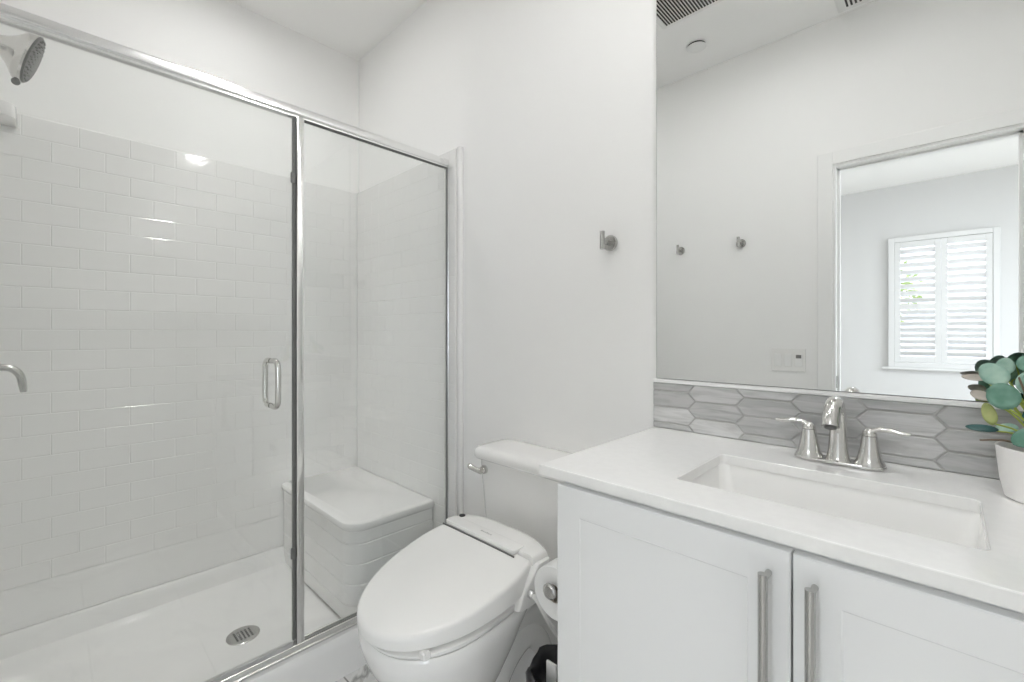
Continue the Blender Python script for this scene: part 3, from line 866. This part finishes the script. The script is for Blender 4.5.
def shaker(bm, x0, x1, z0, z1, yb, yf, st=0.054, rec=0.0020):
    rec_y = yf + rec
    def R(d, y):
        return [(x0 + d, y, z0 + d), (x1 - d, y, z0 + d), (x1 - d, y, z1 - d), (x0 + d, y, z1 - d)]
    loft(bm, [R(0, yb), R(0, yf + 0.0015), R(0.0015, yf), R(st, yf), R(st + 0.002, rec_y)])
for a, b, hx in ((VX0 + 0.001, XC - 0.0015, -0.181), (XC + 0.0015, VX1 - 0.001, -0.126)):
    bm = B(); shaker(bm, a, b, 0.104, 0.889, VFR - 0.0005, VFR - 0.0195)
    dd = link_mesh('door', bm, M['cab'], parent=van)
    bm = B()
    fy = VFR - 0.0195
    tube(bm, [(hx, fy - 0.030, 0.655), (hx, fy - 0.030, 0.862)], 0.0062, 18)
    for zc in (0.853, 0.664):
        tube(bm, [(hx, fy - 0.0002, zc), (hx, fy - 0.0285, zc)], 0.0042, 12)
    link_mesh('door_handle', bm, M['nickel'], parent=dd, smooth=35)

# countertop with sink cut-out
SX0, SX1, SY0, SY1 = -0.359, 0.038, -0.413, -0.177
CX0, CX1, CY0, CY1 = -0.600, 0.287, -0.519, -0.001
def outer(d, z, n=6):
    x0, x1, y0, y1 = CX0 + d, CX1 - d, CY0 + d, CY1 - d
    out = []
    for (x, y) in ((x1, y1), (x0, y1), (x0, y0), (x1, y0)):
        out += [(x, y, z)] * (n + 1)
    return out
def inner(d, z, n=6, r=0.012):
    return rrect(SX0 - d, SX1 + d, SY0 - d, SY1 + d, r, n, z)
bm = B()
loft(bm, [outer(0.0, CB), outer(0, CT - 0.002), outer(0.0006, CT - 0.0006), outer(0.002, CT), inner(0.0015, CT), inner(0, CT - 0.0015), inner(0, CB), outer(0.0, CB)], False, False)
cleanup(bm)
bmesh.ops.dissolve_degenerate(bm, dist=1e-6, edges=bm.edges[:])
ct = link_mesh('countertop', bm, M['quartz'], loc=(-0.16, -0.26, CB))
tag(ct, 'white quartz vanity countertop with sink cut-out', 'countertop')

# undermount basin
snk = thing('sink', 'white rectangular undermount sink basin set in the countertop', 'sink', (-0.16, -0.295, 0.775))
def sr_(d, z, r):
    return rrect(SX0 + d, SX1 - d, SY0 + d, SY1 - d, r, 8, z)
bm = B()
loft(bm, [sr_(-0.02, CB - 0.0008, 0.03), sr_(-0.003, CB - 0.0008, 0.018), sr_(-0.001, CB - 0.006, 0.02), sr_(0.004, CB - 0.05, 0.025), sr_(0.012, CB - 0.095, 0.03), sr_(0.026, CB - 0.115, 0.035), sr_(0.055, CB - 0.124, 0.04), sr_(0.10, CB - 0.127, 0.015),
          ], False, True)
loft(bm, [sr_(-0.02, CB - 0.0008, 0.03), sr_(-0.02, CB - 0.012, 0.03), sr_(-0.006, CB - 0.06, 0.03), sr_(0.03, CB - 0.135, 0.04), sr_(0.09, CB - 0.14, 0.02)], False, True)
cleanup(bm)
link_mesh('basin', bm, M['ceramic'], parent=snk, smooth=50)
bm = B(); lathe(bm, [(0.022, CB - 0.1268), (0.022, CB - 0.1255), (0.017, CB - 0.124), (0.002, CB - 0.1235)], (-0.161, -0.295, 0), seg=28)
link_mesh('drain', bm, M['chrome'], parent=snk, smooth=40)

# faucet
FX, FY = -0.161, -0.083
fa = thing('faucet', 'brushed nickel two handle faucet behind the sink', 'faucet', (FX, FY, CT))
bm = B()
rslab(bm, FX - 0.078, FX + 0.078, FY - 0.024, FY + 0.024, CT + 0.0002, CT + 0.008, 0.0235, 0.003)
link_mesh('base_plate', bm, M['nickel_shiny'], parent=fa, smooth=40)
bm = B()
sp = smooth_path([(FX, FY, CT + 0.007, 0.024), (FX, FY, CT + 0.016, 0.0195), (FX, FY, CT + 0.045, 0.0165), (FX, FY - 0.002, CT + 0.080, 0.0150), (FX, FY - 0.012, CT + 0.110, 0.0145), (FX, FY - 0.034, CT + 0.127, 0.0145),
                  (FX, FY - 0.060, CT + 0.122, 0.0148), (FX, FY - 0.078, CT + 0.104, 0.0150), (FX, FY - 0.086, CT + 0.088, 0.0152)], 6)
tube(bm, sp, seg=20)
spout = link_mesh('spout', bm, M['nickel_shiny'], parent=fa, smooth=50)
bm = B()
e = Vector((0, -0.45, -0.89)).normalized()
lathe_dir(bm, [(0.010, 0.0), (0.010, 0.004)], Vector((FX, FY - 0.0855, CT + 0.0885)), e, 18)
link_mesh('aerator', bm, M['gasket'], parent=spout, smooth=40)
for s in (-1, 1):
    hx = FX + s * 0.051
    bm = B()
    lathe(bm, [(0.0255, CT + 0.006), (0.0255, CT + 0.010), (0.0215, CT + 0.017), (0.0185, CT + 0.03), (0.0155, CT + 0.045), (0.0135, CT + 0.060), (0.0130, CT + 0.064), (0.0115, CT + 0.0645)], (hx, FY, 0), seg=28)
    hb = link_mesh('handle_base', bm, M['nickel_shiny'], parent=fa, smooth=45)
    bm = B()
    lathe(bm, [(0.0112, CT + 0.0646), (0.0122, CT + 0.066), (0.0115, CT + 0.073), (0.006, CT + 0.079)], (hx, FY, 0), seg=24)
    tube(bm, smooth_path([(hx, FY, CT + 0.070, 0.010), (hx + s * 0.012, FY, CT + 0.079, 0.0085), (hx + s * 0.030, FY - 0.002, CT + 0.080, 0.0085), (hx + s * 0.048, FY - 0.004, CT + 0.077, 0.0085), (hx + s * 0.062, FY - 0.006, CT + 0.077, 0.005)]), seg=14, sy=0.55, up=(0, 0, 1))
    link_mesh('lever', bm, M['nickel_shiny'], parent=hb, smooth=50)

# ---------------------------------------------------------------- backsplash
bs = thing('backsplash', 'grey elongated hexagon tile backsplash strip under the mirror', 'backsplash', (-0.16, -0.003, CT + 0.0005))
BX0, BX1, BZ0, BZ1 = -0.605, 0.287, CT + 0.0005, 1.053
bm = B(); box(bm, BX0, BX1, -0.0080, -0.0006, BZ0, BZ1)
link_mesh('grout_bed', bm, M['picket_grout'], parent=bs)
bm = B()
def clip_poly(poly, axis, lim, keep_less):
    out = []
    for i in range(len(poly)):
        p, q = poly[i], poly[(i + 1) % len(poly)]
        ip = (p[axis] <= lim) if keep_less else (p[axis] >= lim)
        iq = (q[axis] <= lim) if keep_less else (q[axis] >= lim)
        if ip: out.append(p)
        if ip != iq:
            t = (lim - p[axis]) / (q[axis] - p[axis])
            out.append((p[0] + (q[0] - p[0]) * t, p[1] + (q[1] - p[1]) * t))
    return out
pitch, rh, pt = 0.1215, 0.0448, 0.0095
b0 = -0.494 - pitch
for ci in range(0, 8):
    xa, xb = b0 + ci * pitch, b0 + (ci + 1) * pitch
    for ri in range(-1, 5):
        zl = 0.942 + rh * (ri - 1) + (rh / 2 if ci % 2 else 0)
        zh = zl + rh
        zm = (zl + zh) / 2
        def poly(d):
            k = d * 0.9
            return [(xa - pt + k * 1.15, zm), (xa + pt + k * 0.45, zl + d), (xb - pt - k * 0.45, zl + d), (xb + pt - k * 1.15, zm), (xb - pt - k * 0.45, zh - d), (xa + pt + k * 0.45, zh - d)]
        pol = []
        for d in (0.0016, 0.0034):
            q = poly(d)
            m_ = d - 0.0016
            for ax, lim, ls in ((0, BX0 + m_, False), (0, BX1 - m_, True), (1, BZ0 + 0.0015 + m_, False), (1, BZ1 - 0.0005 - m_, True)):
                q = clip_poly(q, ax, lim, ls) if q else q
            pol.append(q)
        if len(pol[0]) < 3 or len(pol[0]) != len(pol[1]): continue
        if max(p[1] for p in pol[0]) - min(p[1] for p in pol[0]) < 0.004: continue
        loft(bm, [[(x, -0.0081, z) for x, z in pol[0]], [(x, -0.0098, z) for x, z in pol[0]], [(x, -0.0108, z) for x, z in pol[1]]], False, True)
link_mesh('picket_tiles', bm, M['picket'], parent=bs)
bm = B(); box(bm, BX0, BX1, -0.0135, -0.0006, BZ1 + 0.0002, BZ1 + 0.010, 0.0015, 1)
link_mesh('top_trim', bm, M['trim'], parent=bs)

# ---------------------------------------------------------------- mirror
mi = thing('mirror', 'large frameless wall mirror above the sink', 'mirror', (-0.16, -0.003, 1.064))
bm = B(); box(bm, -0.5975, 0.285, -0.0062, -0.0006, 1.0640, 2.30)
link_mesh('glass_edge', bm, M['gasket'], parent=mi)
bm = B(); box(bm, -0.5965, 0.284, -0.0072, -0.0063, 1.0650, 2.299)
link_mesh('mirror_glass', bm, M['mirror'], parent=mi)

# ---------------------------------------------------------------- robe hooks
def hook(x, z, sy, yw, label):
    h = thing('robe_hook', label, 'hook', (x, yw, z), 'chrome robe hooks')
    bm = B(); lathe(bm, [(0.0245, yw + sy * 0.0006), (0.0245, yw + sy * 0.006), (0.0225, yw + sy * 0.0085), (0.010, yw + sy * 0.009)], (x, 0, z), 'y', 32)
    link_mesh('rosette', bm, M['nickel'], parent=h, smooth=40)
    bm = B(); tube(bm, [(x, yw + sy * 0.0085, z), (x, yw + sy * 0.044, z)], 0.0075, 16)
    link_mesh('hook_arm', bm, M['nickel'], parent=h, smooth=40)
    bm = B(); tube(bm, [(x, yw + sy * 0.048, z - 0.024), (x, yw + sy * 0.048, z + 0.030)], 0.0078, 16)
    link_mesh('hook_bar', bm, M['nickel'], parent=h, smooth=40)
hook(-0.752, 1.474, -1, 0.0, 'robe hook on the wall above the toilet, left of the mirror')
hook(-1.162, 1.697, 1, YF, 'robe hook in the mirror, farther from the door')
hook(-0.820, 1.694, 1, YF, 'robe hook in the mirror, nearer to the door')

# ---------------------------------------------------------------- light switch on the door wall
sw = thing('light_switch', 'white three gang light switch plate beside the door, seen in mirror', 'light switch', (-0.59, YF, 1.056))
bm = B(); box(bm, -0.668, -0.514, YF + 0.0005, YF + 0.006, 0.998, 1.114, 0.002, 2)
link_mesh('switch_plate', bm, M['plastic'], parent=sw)
for k, sx_ in enumerate((-0.638, -0.591, -0.544)):
    bm = B()
    box(bm, sx_ - 0.0165, sx_ + 0.0165, YF + 0.0062, YF + 0.009, 1.023, 1.089, 0.001, 1)
    rk = link_mesh('rocker', bm, M['trim'], parent=sw)
    if k == 2:
        bm = B(); box(bm, sx_ - 0.012, sx_ + 0.012, YF + 0.0091, YF + 0.0098, 1.066, 1.084)
        link_mesh('indicator', bm, M['gasket'], parent=rk)

# ---------------------------------------------------------------- ceiling fittings
fg = thing('exhaust_fan_grille', 'white slotted exhaust fan grille on the ceiling, seen in mirror', 'vent', (-0.87, -0.80, ZC))
gx0, gx1, gy0, gy1 = -1.03, -0.73, -0.962, -0.662
bm = B()
rslab(bm, gx0, gx1, gy0, gy1, ZC - 0.012, ZC - 0.0005, 0.015, 0.004)
link_mesh('grille_plate', bm, M['vent_white'], parent=fg, smooth=40)
bm = B()
n = 19
for k in range(n):
    xx = gx0 + 0.03 + (gx1 - gx0 - 0.06) * k / (n - 1)
    box(bm, xx - 0.0036, xx + 0.0036, gy0 + 0.025, gy1 - 0.025, ZC - 0.0135, ZC - 0.0122)
link_mesh('slots', bm, M['dark'], parent=fg)

cv = thing('ceiling_vent', 'white air supply vent on the ceiling near the door, seen in mirror', 'vent', (-0.27, -1.32, ZC))
bm = B(); box(bm, -0.375, -0.16, YF + 0.03, -1.19, ZC - 0.008, ZC - 0.0005, 0.003, 1)
link_mesh('vent_frame', bm, M['vent_white'], parent=cv)
bm = B()
for k in range(9):
    xx = -0.335 + k * 0.0165
    box(bm, xx - 0.004, xx + 0.004, YF + 0.06, -1.22, ZC - 0.0092, ZC - 0.0082)
link_mesh('slots', bm, M['dark'], parent=cv)

sc = thing('sprinkler_cover', 'small round white sprinkler cover on the ceiling, seen in mirror', 'sprinkler cover', (-0.965, -1.215, ZC))
bm = B(); lathe(bm, [(0.045, ZC - 0.0005), (0.045, ZC - 0.009)], (-0.965, -1.215, 0), seg=28)
link_mesh('cup', bm, M['dark'], parent=sc)
bm = B(); lathe(bm, [(0.049, ZC - 0.0092), (0.050, ZC - 0.0105), (0.048, ZC - 0.012), (0.01, ZC - 0.0125)], (-0.965, -1.215, 0), seg=36)
link_mesh('cover_disc', bm, M['vent_white'], parent=sc, smooth=40)

# ---------------------------------------------------------------- toilet paper
TPX, TPZ = -0.638, 0.614
tph = thing('toilet_paper_holder', 'nickel toilet paper holder fixed to the side of the vanity', 'toilet paper holder', (VX0, -0.29, TPZ))
bm = B(); lathe(bm, [(0.022, VX0 - 0.0005), (0.022, VX0 - 0.006), (0.010, VX0 - 0.010)], (0, -0.285, TPZ), 'x', 24)
link_mesh('rosette', bm, M['nickel'], parent=tph, smooth=40)
bm = B(); tube(bm, [(VX0 - 0.008, -0.285, TPZ), (TPX + 0.012, -0.285, TPZ), (TPX + 0.003, -0.288, TPZ), (TPX, -0.297, TPZ), (TPX, -0.436, TPZ)], 0.0075, 14)
lathe(bm, [(0.0078, -0.436), (0.0175, -0.437), (0.0175, -0.442), (0.014, -0.445)], (TPX, 0, TPZ), 'y', 24)
link_mesh('roller_arm', bm, M['nickel'], parent=tph, smooth=40)
TPZ -= 0.0115
tp = thing('toilet_paper_roll', 'white toilet paper roll hanging beside the vanity', 'toilet paper', (TPX, -0.37, TPZ - 0.06))
bm = B()
Rr = 0.060
lathe(bm, [(0.021, -0.424), (Rr - 0.002, -0.424), (Rr, -0.422), (Rr, -0.313), (Rr - 0.002, -0.311), (0.021, -0.311), (0.021, -0.424)], (TPX, 0, TPZ), 'y', 48, cap=False)
# loose sheet hanging at the back side
loft(bm, [[(TPX - Rr - 0.0006, y, z), (TPX - Rr - 0.0012, y, z)] for y, z in ()] or [[(TPX - Rr * math.cos(a) - 0.0006 * math.cos(a), -0.422, TPZ + (Rr + 0.0006) * math.sin(a)), (TPX - (Rr + 0.0006) * math.cos(a), -0.313, TPZ + (Rr + 0.0006) * math.sin(a))] for a in [math.radians(q) for q in range(60, -1, -6)]] +
     [[(TPX - Rr - 0.0006 + 0.001 * k, -0.422, TPZ - 0.012 * k), (TPX - Rr - 0.0006 + 0.001 * k, -0.313, TPZ - 0.012 * k)] for k in range(1, 4)], False, False, closed=False)
link_mesh('paper', bm, M['paper'], parent=tp, smooth=40)
bm = B(); lathe(bm, [(0.0205, -0.4235), (0.0205, -0.3115), (0.0192, -0.3115), (0.0192, -0.4235), (0.0205, -0.4235)], (TPX, 0, TPZ), 'y', 28, cap=False)
link_mesh('core', bm, M['card'], parent=tp, smooth=40)

# ---------------------------------------------------------------- waste bin with black liner
WBX, WBY = -0.660, -0.362
wb = thing('waste_bin', 'small white waste bin with a black liner bag between toilet and vanity', 'waste bin', (WBX, WBY, 0.0))
bm = B()
lathe(bm, [(0.064, 0.0008), (0.066, 0.004), (0.079, 0.36), (0.081, 0.363), (0.079, 0.365), (0.076, 0.36), (0.064, 0.008)], (WBX, WBY, 0), seg=36)
link_mesh('bin_body', bm, M['plastic'], parent=wb, smooth=40)
bm = B()
rg = random.Random(5)
seg = 48
rings = []
prof = [(0.0830, 0.255), (0.0840, 0.28), (0.0850, 0.32), (0.0865, 0.35), (0.0880, 0.374), (0.082, 0.386), (0.072, 0.378), (0.066, 0.355), (0.050, 0.34), (0.02, 0.335)]
ph = [rg.uniform(0, 6.28) for _ in range(4)]
for i, (r, z) in enumerate(prof):
    ring = []
    for k in range(seg):
        a = 2 * PI * k / seg
        wv = 0.5 * math.sin(7 * a + ph[0] + i * 0.4) + 0.35 * math.sin(13 * a + ph[1] - i * 0.7) + 0.3 * math.sin(22 * a + ph[2])
        rr_ = r + max(-0.0012 if i < 5 else -0.006, 0.003 * wv)
        # skirt is pulled up at the front right so the bin shows below it
        lift = 0.06 * max(0, math.cos(a + 0.9)) ** 2 if i < 3 else 0
        ring.append((WBX + rr_ * math.cos(a), WBY + rr_ * math.sin(a), z + lift * (1 - i / 3) + (0.008 * math.sin(5 * a + ph[3]) if i in (0, 4, 5) else 0) + (0.022 * max(0, math.cos(a - 1.3)) if i >= 4 else 0)))
    rings.append(ring)
loft(bm, rings, False, True)
link_mesh('liner_bag', bm, M['bag'], parent=wb, smooth=True)
bm = B()
ha = -0.75
hc = (-0.680, -0.378)
rslab(bm, hc[0] - 0.016, hc[0] + 0.016, hc[1] - 0.006, hc[1] + 0.002, 0.345, 0.402, 0.004, 0.003)
link_mesh('handle_tab', bm, M['plastic'], parent=wb, smooth=40)

# ---------------------------------------------------------------- potted eucalyptus
PX, PY = 0.120, -0.118
pl = thing('potted_plant', 'green eucalyptus plant in a small white pot on the counter', 'potted plant', (PX, PY, CT))
PT = 1.008
bm = B()
lathe(bm, [(0.048, CT + 0.0005), (0.052, CT + 0.003), (0.0575, CT + 0.03), (0.0620, PT - 0.004), (0.0625, PT), (0.0590, PT), (0.0580, PT - 0.006), (0.054, CT + 0.05), (0.05, CT + 0.01)], (PX, PY, 0), seg=44)
link_mesh('pot', bm, M['pot'], parent=pl, smooth=40)
bm = B(); lathe(bm, [(0.056, PT - 0.022), (0.0565, PT - 0.018), (0.03, PT - 0.012), (0.002, PT - 0.011)], (PX, PY, 0), seg=28)
link_mesh('soil', bm, M['soil'], parent=pl, smooth=True)

CAMP = Vector((0, -1.216, 1.191))
def leaf(bm, c, size, asp, normal, axis, cup=0.15):
    """an obovate leaf of real thickness; c centre, axis towards the tip."""
    c = Vector(c); n = Vector(normal).normalized()
    a = (Vector(axis) - n * Vector(axis).dot(n)).normalized(); b = n.cross(a)
    seg = 20
    def ring(q, off):
        out = []
        for k in range(seg):
            t = 2 * PI * k / seg
            u = math.cos(t); v = math.sin(t)
            v *= 1 - 0.12 * u
            if u < 0: u *= 1.0 + 0.10 * (1 - abs(math.sin(t)))
            d = q * q * cup * size * (0.6 * v * v + 0.4 * u * u)
            out.append(c + a * (u * size * q) + b * (v * size * asp * q) + n * (d + off))
        return out
    loft(bm, [ring(0.3, 0.0), ring(0.7, 0.0), ring(1.0, 0.0003), ring(1.0, -0.0003), ring(0.7, -0.0008), ring(0.3, -0.0008)])

root = Vector((PX, PY, PT - 0.015))
specs = [  # kind, centre, size, aspect, normal, axis
    ('leaf_beige', (0.036, -0.060, 1.112), 0.018, 0.45, (-0.2, -0.6, 0.75), (-0.9, 0.1, 0.35)),
    ('leaf_light', (0.058, -0.085, 1.122), 0.022, 0.80, (-0.2, -0.9, 0.4), (-0.5, 0.1, 0.7)),
    ('leaf_light', (0.072, -0.075, 1.136), 0.015, 0.80, (0.1, -0.9, 0.35), (0.2, 0.1, 0.9)),
    ('leaf_mid', (0.066, -0.130, 1.090), 0.021, 0.95, (0.05, -0.95, 0.25), (-0.2, 0.0, 0.9)),
    ('leaf_yellow', (0.051, -0.122, 1.058), 0.018, 0.50, (-0.1, -0.95, 0.2), (-0.25, 0.0, 1.0)),
    ('leaf_dark', (0.042, -0.112, 1.030), 0.019, 0.36, (-0.1, -0.75, 0.6), (-1.0, 0.0, 0.1)),
    ('leaf_light', (0.100, -0.105, 1.112), 0.022, 0.85, (0.2, -0.9, 0.3), (0.4, 0.0, 0.8)),
    ('leaf_dark', (0.110, -0.115, 1.060), 0.024, 0.75, (0.1, -0.9, 0.4), (0.6, 0.0, 0.5)),
    ('leaf_mid', (0.092, -0.145, 1.028), 0.020, 0.70, (0.0, -0.9, 0.45), (0.5, 0.0, 0.5)),
    ('leaf_beige', (0.043, -0.080, 1.083), 0.016, 0.55, (-0.4, -0.7, 0.5), (-0.8, 0.0, 0.5)),
    ('leaf_mid', (0.122, -0.135, 1.098), 0.023, 0.85, (0.2, -0.9, 0.2), (0.4, 0.0, 0.9)),
    ('leaf_light', (0.070, -0.060, 1.075), 0.020, 0.80, (-0.2, -0.8, 0.5), (-0.6, 0.1, 0.6)),
    ('leaf_light', (0.145, -0.090, 1.140), 0.024, 0.85, (0.3, -0.8, 0.4), (0.5, 0.2, 0.8)),
    ('leaf_mid', (0.172, -0.120, 1.095), 0.025, 0.85, (0.4, -0.8, 0.3), (0.9, 0.0, 0.4)),
    ('leaf_light', (0.185, -0.100, 1.058), 0.023, 0.80, (0.3, -0.7, 0.6), (0.9, 0.1, 0.2)),
    ('leaf_dark', (0.150, -0.150, 1.048), 0.022, 0.75, (0.2, -0.9, 0.4), (0.8, -0.3, 0.3)),
    ('leaf_mid', (0.098, -0.085, 1.142), 0.017, 0.85, (0.0, -0.8, 0.6), (0.1, 0.2, 0.9)),
    ('leaf_light', (0.125, -0.075, 1.170), 0.022, 0.85, (0.2, -0.7, 0.6), (0.3, 0.2, 0.9)),
    ('leaf_mid', (0.125, -0.060, 1.100), 0.024, 0.85, (0.1, 0.9, 0.3), (0.2, 0.3, 0.9)),
    ('leaf_light', (0.072, -0.095, 1.032), 0.014, 0.65, (-0.4, -0.7, 0.6), (-0.9, 0.0, 0.1)),
]
groups = {}
for kind, c, s, asp, nn, ax in specs:
    groups.setdefault(kind, []).append((c, s, asp, nn, ax))
for kind, items in groups.items():
    bm = B()
    for c, s, asp, nn, ax in items:
        leaf(bm, c, s, asp, nn, ax)
    lf = link_mesh('leaves', bm, M[kind], parent=pl, smooth=True)
    lf['label'] = {'leaf_light': 'pale green leaves', 'leaf_mid': 'mid green leaves', 'leaf_dark': 'dark teal leaves', 'leaf_yellow': 'yellow green leaf', 'leaf_beige': 'greyish beige leaves'}[kind]
bm = B()
for kind, c, s, asp, nn, ax in specs:
    c = Vector(c); a = Vector(ax).normalized()
    base = c - a * s * 0.9
    midp = root.lerp(base, 0.55) + Vector((0, 0, 0.012))
    tube(bm, smooth_path([(*root, 0.0022), (*midp, 0.0017), (*base, 0.0012), (*(c - a * s * 0.4 - Vector(nn).normalized() * 0.0012), 0.0008)], 4), seg=8)
link_mesh('stems', bm, M['stem'], parent=pl, smooth=True)
bm = B()
tube(bm, smooth_path([(*root, 0.0022), (0.075, -0.13, 1.016, 0.0018), (0.040, -0.125, 1.012, 0.0014)], 5), seg=8)
tube(bm, smooth_path([(*root, 0.0022), (0.10, -0.125, 1.06, 0.0018), (0.085, -0.11, 1.12, 0.0014)], 5), seg=8)
link_mesh('twigs', bm, M['twig'], parent=pl, smooth=True)
